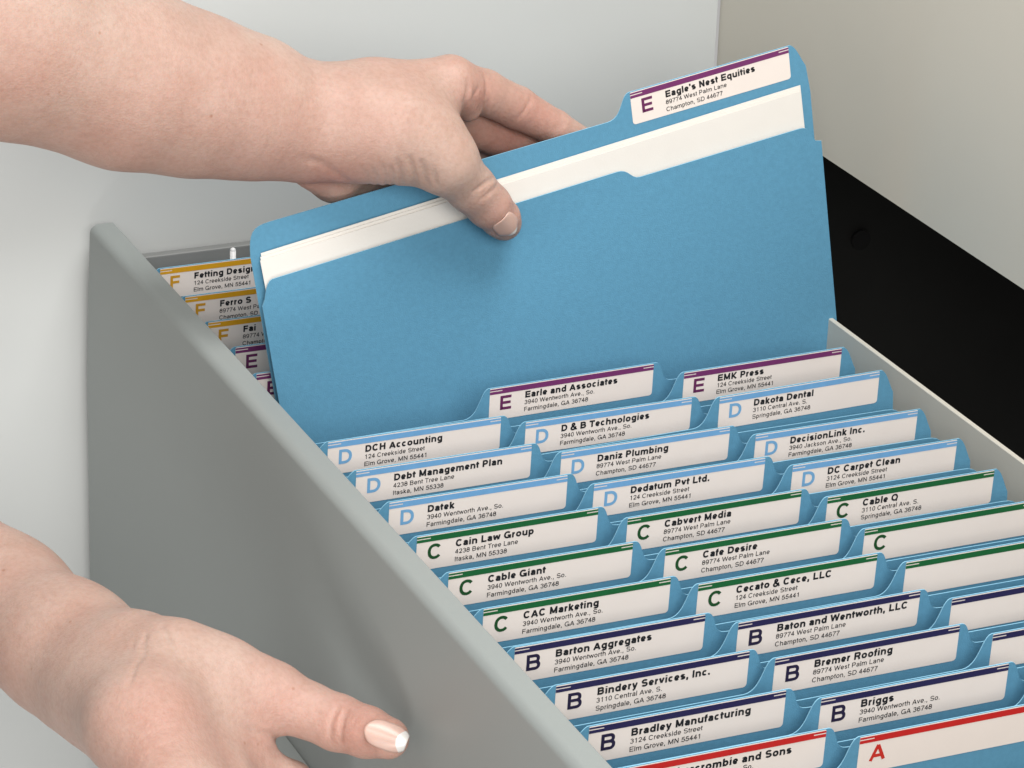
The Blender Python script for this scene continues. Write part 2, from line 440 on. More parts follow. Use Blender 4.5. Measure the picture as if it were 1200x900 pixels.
ADDR = {'C': ('124 Creekside Street', 'Elm Grove, MN 55441'), 'B': ('4238 Bent Tree Lane', 'Itaska, MN 55338'),
        'W': ('3940 Wentworth Ave., So.', 'Farmingdale, GA 36748'), 'P': ('89774 West Palm Lane', 'Champton, SD 44677'),
        'S': ('3110 Central Ave. S.', 'Springdale, GA 36748'), 'J': ('3940 Jackson Ave., So.', 'Farmingdale, GA 36748'),
        'K': ('3124 Creekside Street', 'Elm Grove, MN 55441')}
TXT = [(-7.8, -11.4, -15.2, -12.2), (-7.5, -11.0, -14.8, -12.1), (-7.4, -10.8, -14.4, -11.8)]   # baselines: name, street, town, index letter
COLOUR = dict(A='red', B='navy', C='green', D='light_blue', E='purple', F='orange')
SAY = dict(A='red', B='navy', C='green', D='pale blue', E='purple', F='orange')
def folder(pos, loc, letter, name, addr, label, tilt=3.3, roll=0, front_gap=3.2, mat4=None, stripe=None):
    tp = 0 if mat4 is not None else pos
    root = empty('file_folder', [c * MM for c in loc])
    if mat4 is not None: root.matrix_world = mat4
    else:
        root.rotation_euler = (math.radians(tilt), math.radians(-roll), 0)
    tag(root, label, 'file folder', 'blue file folders with labelled tabs')
    child('back_flap', shared(('back_flap', pos, mat4 is None), lambda: sheet(back_outline(pos, mat4 is not None), 0, .5), [M_BLUE, M_BLUE_EDGE]), root)
    def flap():
        bm = sheet(front_outline(pos), front_gap)
        if mat4 is not None:      # the full folder's front bellies out a little, pinched under the thumb
            g = lambda u, c, w: math.exp(-((u - c) / w) ** 2)
            bow_sheet(bm, UL, UR, -250, -36, lambda u, v: max(0, 4.2 * math.sin(math.pi * min(1, max(0, (u - UL) / (UR - UL)))) ** .8 * math.sin(math.pi * min(1, max(0, (-v - 36) / 214))) - 1.5 * g(u, 118, 30) * g(v, -55, 30)))
        return bm
    fr = child('front_flap', shared(('front_flap', pos, front_gap), flap, [M_BLUE, M_BLUE_EDGE]), root)
    lb = child('label', shared(('label', pos), lambda: sheet(label_outline(), .14, .10), [M_LABEL, M_LABEL]), root, (XL[pos] * MM, 0, 0))
    col = stripe or COLOUR[letter]
    st = child('colour_stripe', shared(('colour_stripe', col), stripe_bm, [INK[col]]), lb, (0, -.14 * MM, 0))
    if letter and name is not None:
        bm = bmesh.new(); add_text(bm, letter, 4.9, TXT[tp][3], 10.6, 138, .22)
        obj('index_letter', bm, INK_LETTER[col], lb)
    if name:
        bm = bmesh.new(); add_text(bm, name, 18.4, TXT[tp][0], 4.95, True, .22)
        obj('name_lettering', bm, M_INK, lb)
    if addr:
        bm = bmesh.new(); add_text(bm, ADDR[addr][0], 18.4, TXT[tp][1], 3.24, False, .22); add_text(bm, ADDR[addr][1], 18.3, TXT[tp][2], 3.24, False, .22)
        obj('address_lettering', bm, M_INK, lb)
    return root

FOLD = [
    ((0, (-4.0, 304.0, 0.0), 'F', 'Fetting Designs', 'C', 'blue folder with orange F label, rearmost one in the drawer'), {}),
    ((0, (-4.2, 263.1, 0.0), 'F', 'Ferro S', 'P', 'blue folder with orange F label, middle of the three orange ones'), {}),
    ((0, (-4.5, 227.0, 0.0), 'F', 'Fai', 'P', 'blue folder with orange F label, nearest of the three orange ones'), {}),
    ((0, (-2.5, 191.9, 0.0), 'E', '', None, 'blue folder with purple E label just in front of the orange ones'), {}),
    ((0, (-4.0, 157.5, 0.0), 'E', '', None, 'blue folder whose purple tab barely shows between drawer front and lifted folder'), {}),
    ((1, (-1.3, 101.5, -0.4), 'E', 'Earle and Associates', 'W', 'blue folder with purple E label reading 3940 Wentworth Ave'), {'roll': 0.7}),
    ((2, (-0.3, 86.2, -0.1), 'E', 'EMK Press', 'C', 'blue folder with purple E label reading 124 Creekside Street'), {'roll': 0.6}),
    ((0, (-0.2, 71.2, -0.1), 'D', 'DCH Accounting', 'C', 'blue folder with blue D label reading 124 Creekside Street, beside the drawer front'), {}),
    ((1, (-0.3, 61.4, -0.1), 'D', 'D & B Technologies', 'W', 'blue folder with blue D label reading 3940 Wentworth Ave, on a middle tab'), {}),
    ((2, (0.8, 50.3, 0.3), 'D', 'Dakota Dental', 'S', 'blue folder with pale blue D label reading 3110 Central Ave on the right tab'), {'roll': 0.9}),
    ((0, (0.4, 37.0, 0.1), 'D', 'Debt Management Plan', 'B', 'blue folder with pale blue D label reading 4238 Bent Tree Lane'), {}),
    ((1, (0.9, 23.7, 0.3), 'D', 'Daniz Plumbing', 'P', 'blue folder with pale blue D label reading 89774 West Palm Lane'), {}),
    ((2, (0.4, 11.8, 0.1), 'D', 'DecisionLink Inc.', 'J', 'blue folder with pale blue D label reading 3940 Jackson Ave'), {}),
    ((0, (1.7, -0.0, 0.5), 'D', 'Datek', 'W', 'blue folder with blue D label reading 3940 Wentworth Ave, beside the drawer front'), {}),
    ((1, (0.5, -12.8, 0.2), 'D', 'Dedatum Pvt Ltd.', 'C', 'blue folder with blue D label reading 124 Creekside Street, on a middle tab'), {}),
    ((2, (0.4, -25.0, 0.2), 'D', 'DC Carpet Clean', 'K', 'blue folder with pale blue D label reading 3124 Creekside Street'), {}),
    ((0, (0.3, -35.8, 0.1), 'C', 'Cain Law Group', 'B', 'blue folder with green C label reading 4238 Bent Tree Lane'), {}),
    ((1, (-0.3, -49.7, -0.0), 'C', 'Cabvert Media', 'P', 'blue folder with green C label reading 89774 West Palm Lane, behind its twin'), {}),
    ((2, (-0.5, -60.1, -0.2), 'C', 'Cable Q', 'S', 'blue folder with green C label reading 3110 Central Ave'), {}),
    ((0, (-0.2, -72.6, -0.1), 'C', 'Cable Giant', 'W', 'blue folder with green C label reading 3940 Wentworth Ave, second left green tab'), {}),
    ((1, (1.4, -84.3, 0.4), 'C', 'Cafe Desire', 'P', 'blue folder with green C label reading 89774 West Palm Lane, before its twin'), {}),
    ((2, (-0.8, -95.0, -0.3), 'C', '', None, 'blue folder with green C label showing only its letter at the right'), {}),
    ((0, (0.2, -109.2, -0.0), 'C', 'CAC Marketing', 'W', 'blue folder with green C label reading 3940 Wentworth Ave, nearest left green tab'), {}),
    ((1, (-0.1, -119.2, -0.0), 'C', 'Cecato & Cece, LLC', 'C', 'blue folder with green C label reading 124 Creekside Street'), {}),
    ((0, (-1.1, -144.7, -0.3), 'B', 'Barton Aggregates', 'W', 'blue folder with navy B label reading 3940 Wentworth Ave, beside drawer front'), {}),
    ((1, (-0.3, -156.9, -0.1), 'B', 'Baton and Wentworth, LLC', 'P', 'blue folder with navy B label reading 89774 West Palm Lane, the farther one'), {}),
    ((0, (0.7, -181.4, 0.2), 'B', 'Bindery Services, Inc.', 'S', 'blue folder with navy B label reading 3110 Central Ave'), {}),
    ((1, (-0.7, -190.5, -0.2), 'B', 'Bremer Roofing', 'P', 'blue folder with navy B label reading 89774 West Palm Lane, the nearer one'), {}),
    ((0, (-0.8, -216.2, -0.1), 'B', 'Bradley Manufacturing', 'K', 'blue folder with navy B label reading 3124 Creekside Street, just behind the red label'), {}),
    ((1, (0.4, -227.8, 0.1), 'B', 'Briggs', 'W', 'blue folder with navy B label, just behind the red A letter'), {}),
    ((0, (-1.0, -250.3, -0.3), 'A', 'Abercrombie and Sons', 'W', 'blue folder with red label at the near end, its letter hidden'), {}),
    ((1, (-0.2, -260.8, -0.1), 'A', '', None, 'blue folder with red A label showing only its letter, nearest folder on the right'), {}),
    ((2, (-0.5, -131.0, 0.0), 'C', None, None, 'blue folder with unwritten green striped label at the right edge'), {}),
    ((2, (0.4, -168.5, 0.0), 'B', None, None, 'blue folder with unwritten navy striped label, farthest of three at right edge'), {}),
    ((2, (-0.2, -203.0, 0.0), 'B', None, None, 'blue folder with unwritten navy striped label, second of three at right edge'), {}),
    ((2, (0.3, -239.5, 0.0), 'B', None, None, 'blue folder with unwritten navy striped label, nearest of three at right edge'), {}),
]
for args in FOLD:
    folder(*args[0], **args[1])

# the lifted folder, tipped in its own plane, with white sheets between its flaps
LIFT = Matrix([[0.984773, 0.000306, -0.173843, -0.00369], [-0.003242, 0.999857, -0.016605, 0.148708], [0.173813, 0.016915, 0.984633, 0.09274], [0.0, 0.0, 0.0, 1.0]])
lifted = folder(2, (0, 0, 0), 'E', "Eagle's Nest Equities", 'P', 'blue file folder with purple E label being lifted out above the others', front_gap=5.6, mat4=LIFT)
for i, (u0, u1, v0, v1, d, tw, lab) in enumerate((
        (-6.6, 282.6, -240, -23.6, 1.6, .85, 'rearmost white paper sheet inside the lifted blue folder, its top edge standing highest'),
        (-7.4, 281.8, -241, -24.9, 2.4, .9, 'middle white paper sheet inside the lifted blue folder'),
        (-8.0, 281.4, -242, -26.2, 3.2, .95, 'front white paper sheet inside the lifted blue folder, lying against its front flap'))):
    c, s = math.cos(math.radians(tw)), math.sin(math.radians(tw)); cx, cy = 137, -25
    pts = [(cx + (u - cx) * c - (v - cy) * s, cy + (u - cx) * s + (v - cy) * c) for u, v in ((u0, v0), (u1, v0), (u1, v1), (u0, v1))]
    o = obj('paper_sheet', sheet(pts, d, .3), [M_PAPER, M_PAPER]); o.matrix_world = LIFT
    tag(o, lab, 'paper', 'paper sheets in the lifted folder')

# ---------- the person: hands and forearms as one blended surface ----------
def cap(P, a, b, ra, rb):
    a = np.array(a, np.float32); b = np.array(b, np.float32); ab = b - a
    t = np.clip(((P - a) @ ab) / max(1e-6, float(ab @ ab)), 0, 1)
    d = P - (a + t[..., None] * ab)
    return np.sqrt((d * d).sum(-1)) - (ra + t * (rb - ra))
def smin(a, b, k):
    h = np.maximum(k - np.abs(a - b), 0) / k
    return np.minimum(a, b) - h * h * k * .25
class Field:
    """signed distance on a grid; each primitive is evaluated only inside its own box"""
    def __init__(s, lo, hi, vox):
        s.lo = np.array(lo, float); s.vox = vox
        s.n = np.ceil((np.array(hi, float) - s.lo) / vox).astype(int) + 1
        s.V = np.full(s.n, 30., np.float32)
    def region(s, pts, rad):
        pts = np.array(pts, float); l = np.clip(((pts.min(0) - rad - s.lo) / s.vox).astype(int), 0, s.n - 1); h = np.clip(((pts.max(0) + rad - s.lo) / s.vox).astype(int) + 2, 1, s.n)
        if (h <= l).any(): return None, None
        ax = [(s.lo[i] + s.vox * np.arange(l[i], h[i])).astype(np.float32) for i in range(3)]
        return tuple(slice(l[i], h[i]) for i in range(3)), np.stack(np.meshgrid(*ax, indexing='ij'), -1)
    def add(s, chain, k=6):
        for (a, ra), (b, rb) in zip(chain[:-1], chain[1:]):
            sl, P = s.region([a, b], max(ra, rb) + 14)
            if sl is None: continue
            s.V[sl] = smin(s.V[sl], cap(P, a, b, ra, rb), k)
    def union(s, o, k):
        s.V = smin(s.V, o.V, k)
    def carve(s, pts, r, depth):
        """press a shallow crease along a polyline lying on the skin"""
        sl, P = s.region(pts, r * 3 + 3)
        if sl is None: return
        d = np.minimum.reduce([cap(P, a, b, 0, 0) for a, b in zip(pts[:-1], pts[1:])])
        e = np.minimum(np.sqrt(((P - np.array(pts[0], np.float32)) ** 2).sum(-1)), np.sqrt(((P - np.array(pts[-1], np.float32)) ** 2).sum(-1)))
        s.V[sl] += depth * np.exp(-(d / r) ** 2) * np.clip(.25 + e / (r * 4), 0, 1)
    def val(s, p):
        q = (np.array(p) - s.lo) / s.vox; i = np.clip(np.floor(q).astype(int), 0, s.n - 2); f = q - i
        r = 0
        for dx in (0, 1):
            for dy in (0, 1):
                for dz in (0, 1):
                    w = (f[0] if dx else 1 - f[0]) * (f[1] if dy else 1 - f[1]) * (f[2] if dz else 1 - f[2])
                    r += w * s.V[i[0] + dx, i[1] + dy, i[2] + dz]
        return r
    def mesh(s):
        V = s.V; nx, ny, nz = V.shape; ins = V < 0
        acc = np.zeros((nx - 1, ny - 1, nz - 1, 3), np.float32); cnt = np.zeros((nx - 1, ny - 1, nz - 1), np.int8)
        quads = []
        edges = []
        for ax in range(3):
            sa = [slice(None)] * 3; sb = [slice(None)] * 3; sa[ax] = slice(0, -1); sb[ax] = slice(1, None)
            A, B = V[tuple(sa)], V[tuple(sb)]
            idx = np.argwhere((A < 0) != (B < 0))
            a = A[tuple(idx.T)]; b = B[tuple(idx.T)]; t = a / (a - b)
            pt = idx.astype(np.float32); pt[:, ax] += t
            o1, o2 = [i for i in range(3) if i != ax]
            ok = (idx[:, o1] > 0) & (idx[:, o2] > 0) & (idx[:, o1] < V.shape[o1] - 1) & (idx[:, o2] < V.shape[o2] - 1)
            idx, pt, a = idx[ok], pt[ok], a[ok]
            cells = []
            for d1, d2 in ((-1, -1), (0, -1), (0, 0), (-1, 0)):
                c = idx.copy(); c[:, o1] += d1; c[:, o2] += d2; cells.append(c)
                np.add.at(acc, tuple(c.T), pt); np.add.at(cnt, tuple(c.T), 1)
            edges.append((cells, a < 0, ax))
        ids = np.full(cnt.shape, -1, np.int64); act = np.argwhere(cnt > 0); ids[tuple(act.T)] = np.arange(len(act))
        verts = acc[tuple(act.T)] / cnt[tuple(act.T)][:, None] * s.vox + s.lo
        for cells, neg, ax in edges:
            q = np.stack([ids[tuple(c.T)] for c in cells], 1)
            flip = neg if ax != 1 else ~neg
            q[~flip] = q[~flip][:, ::-1]
            quads.append(q)
        return verts, np.concatenate(quads)

HANDS = [dict(body=[[((-248.7, 161.4, 231.7), 46.0), ((-125.3, 162.2, 181.3), 45.0), ((-65.4, 162.7, 154.2), 40.5), ((-34.8, 161.9, 143.4), 36.5), ((-6.0, 160.0, 134.3), 32.0), ((19.0, 156.2, 124.9), 25.0)], [((-29.3, 178.0, 133.9), 32.0), ((-0.2, 176.1, 128.1), 29.0), ((32.9, 172.3, 116.4), 22.0)], [((19.0, 156.2, 124.9), 25.0), ((45.1, 148.2, 124.7), 25.5), ((61.5, 140.2, 121.7), 22.5), ((72.2, 134.3, 118.3), 18.0)], [((28.7, 156.0, 131.5), 20.0), ((54.5, 156.0, 135.6), 15.0), ((90.7, 153.9, 140.6), 10.6)], [((36.4, 170.2, 121.0), 20.0), ((96.7, 172.2, 121.7), 11.0)], [((41.2, 182.4, 112.2), 19.0), ((101.6, 188.4, 108.1), 11.0)], [((41.5, 188.5, 103.6), 17.0), ((103.8, 203.7, 94.0), 11.0)], [((61.4, 140.2, 123.9), 21.0), ((79.1, 127.4, 110.0), 14.0)], [((74.0, 150.1, 129.9), 16.0), ((91.9, 154.0, 132.3), 10.0)]],
  lumps=[[((24.8, 158.5, 102.2), 11.0), ((37.7, 164.7, 94.3), 12.5), ((64.6, 178.8, 83.7), 12.0)], [((92.8, 147.9, 135.9), 7.0), ((101.9, 154.1, 124.4), 6.0)]],
  fingers=[[((76.4, 128.3, 112.5), 14.4), ((80.1, 127.4, 108.2), 13.8), ((93.5, 129.2, 94.0), 11.8), ((103.9, 130.8, 83.1), 10.8), ((111.4, 133.0, 74.9), 9.4), ((113.8, 134.0, 71.6), 8.2)], [((93.0, 153.9, 139.1), 11.2), ((112.3, 160.0, 130.0), 11.0), ((131.6, 163.2, 119.2), 10.2), ((151.8, 162.4, 106.8), 8.8), ((170.4, 161.6, 95.3), 7.4)], [((99.4, 170.2, 122.1), 11.0), ((116.1, 174.4, 106.7), 10.4), ((135.2, 175.6, 96.7), 9.8), ((155.1, 167.8, 86.9), 8.4), ((169.4, 162.9, 80.3), 7.2)], [((104.9, 186.4, 107.5), 10.5), ((134.8, 188.9, 79.4), 9.3), ((159.6, 171.0, 71.0), 8.0)], [((108.0, 202.7, 93.8), 10.0), ((128.9, 201.1, 67.3), 8.2), ((145.5, 175.2, 63.1), 7.2)]],
  vox=0.75,
  k=9,
  creases=[([(89.5, 116.0, 97.4), (96.5, 118.1, 100.1), (103.8, 124.7, 100.0)], 1.10, 1.10), ([(93.3, 117.1, 92.6), (100.1, 118.9, 95.5), (106.7, 124.9, 96.1)], 1.10, 1.00), ([(92.1, 116.6, 95.1), (98.6, 118.6, 97.5)], 0.90, 0.30), ([(45.3, 123.1, 115.3), (48.8, 126.2, 107.5), (66.4, 165.8, 87.1)], 1.00, 1.00), ([(51.4, 120.4, 117.2), (54.4, 122.2, 109.5), (59.2, 130.3, 100.6)], 1.00, 1.50), ([(56.6, 118.4, 118.1), (60.9, 121.0, 109.1), (65.0, 126.3, 101.3)], 1.10, 1.70), ([(62.6, 118.2, 115.8), (65.3, 119.0, 108.9), (68.2, 120.4, 103.0)], 1.20, 2.00), ([(68.0, 116.6, 113.2), (69.5, 116.5, 107.6), (71.8, 117.6, 102.2)], 1.10, 0.90), ([(48.8, 122.2, 114.3), (51.9, 125.4, 107.0), (71.1, 168.4, 85.7)], 0.90, 1.20), ([(41.5, 125.5, 112.8), (45.3, 128.2, 106.8), (61.3, 163.0, 89.1)], 1.00, 0.60), ([(65.4, 117.7, 114.0), (67.4, 117.9, 107.3)], 0.90, 0.70), ([(36.8, 126.5, 113.4), (41.0, 129.2, 107.4), (56.1, 160.1, 91.1)], 1.00, 0.50), ([(8.0, 132.3, 118.9), (18.0, 131.9, 115.4), (27.0, 132.8, 108.5), (36.8, 138.1, 101.4)], 2.20, 0.90), ([(136.2, 156.8, 126.4), (131.9, 152.8, 122.5), (127.9, 152.7, 117.3)], 1.10, 0.80), ([(153.4, 155.3, 112.5), (150.4, 153.5, 109.0)], 1.00, 0.60), ([(95.9, 143.4, 142.5), (94.3, 141.1, 133.7), (96.3, 149.2, 122.3)], 1.40, 1.50), ([(108.3, 149.7, 141.4), (108.3, 146.8, 132.9), (110.5, 157.0, 118.2)], 1.30, 1.30), ([(98.8, 143.7, 138.3), (101.1, 145.3, 128.6)], 1.10, 0.90), ([(102.5, 145.2, 139.2), (98.2, 142.9, 132.7)], 1.10, 0.70)],
  flush=[((106.3, 120.7, 79.1), 16.0, 0.50), ((97.7, 118.0, 89.7), 10.0, 0.30), ((100.8, 144.7, 131.8), 15.0, 0.60), ((126.1, 166.3, 108.3), 26.0, 0.55), ((130.5, 165.3, 101.6), 22.0, 0.75), ((142.9, 153.4, 115.0), 22.0, 0.50), ((25.4, 140.7, 102.2), 18.0, 0.70), ((2.7, 131.8, 120.5), 30.0, 0.25), ((-27.8, 128.2, 129.2), 40.0, 0.22), ((35.8, 129.3, 109.1), 14.0, 0.20)],
  nails=[dict(c=(110.1, 122.5, 75.1), axis=(0.666, 0.198, -0.719), normal=(-0.306, -0.923, 0.282), len=13.0, wid=12.0, tip=0.72)]),
dict(body=[[((-224.0, 302.2, -74.6), 38.0), ((-184.0, 119.3, -51.4), 35.0), ((-156.0, 77.2, -61.2), 31.0), ((-142.0, 17.9, -56.2), 28.0), ((-130.0, -30.0, -49.1), 26.0)], [((-130.0, -30.0, -49.1), 26.0), ((-120.0, -57.4, -47.4), 24.5), ((-110.0, -77.9, -50.2), 20.0)], [((-128.0, -41.8, -37.4), 19.0), ((-118.0, -57.4, -31.1), 15.5), ((-100.0, -67.7, -35.3), 13.6), ((-82.0, -77.0, -41.7), 12.6)], [((-122.0, -63.4, -43.9), 22.0), ((-96.0, -75.8, -52.3), 12.0)], [((-134.0, -6.1, -59.6), 20.0), ((-126.0, -58.3, -50.3), 22.0), ((-102.0, -90.6, -63.8), 12.0)], [((-138.0, -12.7, -57.6), 19.0), ((-134.0, -74.7, -44.0), 20.0), ((-116.0, -113.2, -59.0), 12.5)], [((-140.0, -6.7, -60.3), 18.0), ((-140.0, -84.0, -40.4), 18.5), ((-130.0, -135.4, -52.9), 12.5)], [((-142.0, -0.7, -60.8), 17.0), ((-144.0, -91.8, -36.4), 17.0), ((-142.0, -149.4, -48.6), 11.5)]],
  lumps=[],
  fingers=[[((-86.0, -75.4, -39.7), 13.0), ((-81.0, -76.4, -42.2), 12.9), ((-69.0, -85.4, -46.8), 11.9), ((-59.0, -95.6, -49.6), 11.9), ((-51.0, -108.5, -48.9), 10.8), ((-45.8, -119.3, -47.1), 8.8)], [((-102.0, -88.5, -64.9), 12.6), ((-78.0, -89.8, -79.3), 10.6), ((-54.0, -68.3, -108.1), 9.4), ((-48.0, -53.7, -139.0), 8.0)], [((-116.0, -109.0, -61.7), 12.6), ((-88.0, -96.3, -88.6), 10.6), ((-58.0, -58.5, -127.7), 9.4), ((-50.0, -43.5, -157.6), 8.0)], [((-130.0, -132.3, -55.0), 12.0), ((-98.0, -102.9, -96.5), 10.0), ((-64.0, -53.6, -144.4), 9.0), ((-54.0, -32.9, -176.2), 8.0)], [((-142.0, -146.2, -50.0), 11.0), ((-108.0, -104.5, -106.0), 9.0), ((-74.0, -48.4, -158.4), 8.0), ((-62.0, -24.9, -190.4), 7.0)]],
  vox=0.75,
  k=14,
  creases=[([(-61.0, -101.3, -38.5), (-65.5, -104.2, -43.4), (-66.4, -106.0, -50.4)], 1.10, 1.40), ([(-58.8, -104.4, -38.6), (-62.1, -108.3, -42.8), (-63.5, -110.1, -50.1)], 1.10, 1.30), ([(-56.3, -109.8, -39.1), (-58.5, -112.6, -42.1)], 1.00, 0.30), ([(-101.3, -94.8, -43.1), (-96.6, -93.4, -48.3), (-86.7, -83.8, -56.1)], 1.40, 1.00), ([(-127.7, -56.3, -18.2), (-134.1, -68.7, -24.1), (-148.1, -93.7, -19.6)], 1.10, 0.90), ([(-122.1, -55.2, -15.6), (-122.3, -68.0, -20.6), (-123.7, -76.4, -26.1)], 1.10, 0.80), ([(-132.3, -55.5, -20.9), (-137.5, -65.3, -25.1)], 1.00, 0.50)],
  flush=[((-85.6, -89.1, -44.2), 22.0, 0.50), ((-59.8, -111.2, -42.5), 26.0, 0.50), ((-48.7, -126.4, -42.8), 14.0, 0.50), ((-96.0, -97.0, -55.1), 20.0, 0.45), ((-127.5, -112.5, -32.8), 30.0, 0.30), ((-145.7, -112.8, -25.2), 30.0, 0.25)],
  nails=[dict(c=(-49.3, -125.5, -41.9), axis=(0.483, -0.871, 0.092), normal=(-0.298, -0.797, 0.543), len=15.6, wid=11.8, tip=0.50)])]
def build_hand(h):
    pts = [p for g in ('body', 'fingers', 'lumps') for ch in h[g] for p in ch]
    P = np.array([p[0] for p in pts]); r = max(p[1] for p in pts)
    lo = P.min(0) - 6; hi = P.max(0) + 6
    for c, rr in pts:
        lo = np.minimum(lo, np.array(c) - rr - 12); hi = np.maximum(hi, np.array(c) + rr + 12)
    F = Field(lo, hi, h['vox'])
    for ch in h['body']: F.add(ch, h.get('k', 9))
    palm = F.V.copy(); out = palm.copy()
    for ch in h['fingers']:
        G = Field.__new__(Field); G.lo, G.vox, G.n = F.lo, F.vox, F.n; G.V = np.full(F.n, 30., np.float32)
        G.add(ch, 2.0)
        out = smin(out, smin(palm, G.V, 7), .6)
    for ch in h.get('lumps', []):
        G = Field.__new__(Field); G.lo, G.vox, G.n = F.lo, F.vox, F.n; G.V = np.full(F.n, 30., np.float32)
        G.add(ch, 3.0); out = smin(out, G.V, 2.5)
    F.V = out
    def on_skin(p):
        p = np.array(p, float)
        for _ in range(6):
            g = np.array([F.val(p + e) - F.val(p - e) for e in np.eye(3) * .8]) / 1.6
            p = p - g * F.val(p) / max(.2, g @ g)
        return p
    for pl, rr, dep in h['creases']:
        fine = [np.array(pl[0], float)]
        for a, b in zip(pl[:-1], pl[1:]):
            a, b = np.array(a, float), np.array(b, float); m = max(1, int(np.linalg.norm(b - a) / 2))
            fine += [a + (b - a) * i / m for i in range(1, m + 1)]
        F.carve([on_skin(p) for p in fine], rr, dep)
    return F
def nail_mesh(F, n):
    """nail plate laid on the fingertip: walk in from outside along -normal until the skin is met"""
    c = np.array(n['c'], float); ax = np.array(n['axis'], float); ax /= np.linalg.norm(ax)
    nr = np.array(n['normal'], float); nr -= ax * (nr @ ax); nr /= np.linalg.norm(nr); sd = np.cross(nr, ax)
    Ln, Wn = n['len'] / 2, n['wid'] / 2; NU, NV = 22, 16
    bm = bmesh.new(); grid = []; NTIP = 16
    def nail_pt(s, t):
        wfac = (1 - max(0, -s) ** 4 * .22) if s < 0 else (1 - max(0, s) ** 3 * .42)
        p = c + ax * (s * Ln - (abs(t) ** 2.2) * (.26 * Ln if s > 0 else -.12 * Ln) * abs(s)) + sd * (t * Wn * wfac)
        q = p + nr * 7.0
        for _ in range(40):
            d = F.val(q)
            if d < .02 or (q - p) @ nr < -5: break
            q = q - nr * max(.05, d * .8)
        return (q + nr * (.38 - .33 * abs(t) ** 3), s, t)
    for i in range(NU + 1):
        row = []
        for j in range(NV + 1):
            t = -1 + 2 * j / NV
            sb = n['tip'] + .26 * t * t * (1 if n['tip'] < .8 else .3)
            s = -1 + (sb + 1) * i / NTIP if i <= NTIP else sb + (1 - sb) * (i - NTIP) / (NU - NTIP)
            row.append(nail_pt(s, t))
        grid.append(row)
    H = np.array([[(g[0] - c) @ nr for g in row] for row in grid])
    # a nail is a stiff plate: a cylinder fitted to the tip, not every bump of it
    tt = np.linspace(-1, 1, NV + 1); A = np.stack([np.ones_like(tt), tt, tt ** 2], 1)
    ss = np.linspace(-1, 1, NU + 1)
    core = H[3:-5]; k = np.linalg.lstsq(A, core.mean(0), rcond=None)[0]
    sl = np.polyfit(ss[3:-5], core.mean(1) - core.mean(), 1)[0]
    lift = np.percentile([H[i][j] - A[j] @ k - sl * g[1] for i, row in enumerate(grid[:14]) for j, g in enumerate(row) if 1 < j < NV - 1], 80) + .12
    vs = []
    for i, row in enumerate(grid):
        vr = []
        for j, g in enumerate(row):
            hgt = A[j] @ k + sl * g[1] - .5 * max(0, g[1] - .55) + lift
            q = g[0] - nr * ((g[0] - c) @ nr) + nr * hgt
            vr.append(bm.verts.new([x * MM for x in q]))
        vs.append(vr)
    for i in range(NU):
        for j in range(NV):
            f = bm.faces.new((vs[i][j], vs[i + 1][j], vs[i + 1][j + 1], vs[i][j + 1])); f.smooth = True
            f.material_index = 1 if i >= NTIP else 0
    bmesh.ops.recalc_face_normals(bm, faces=bm.faces)
    bmesh.ops.solidify(bm, geom=bm.faces[:], thickness=.35 * MM)
    return bm

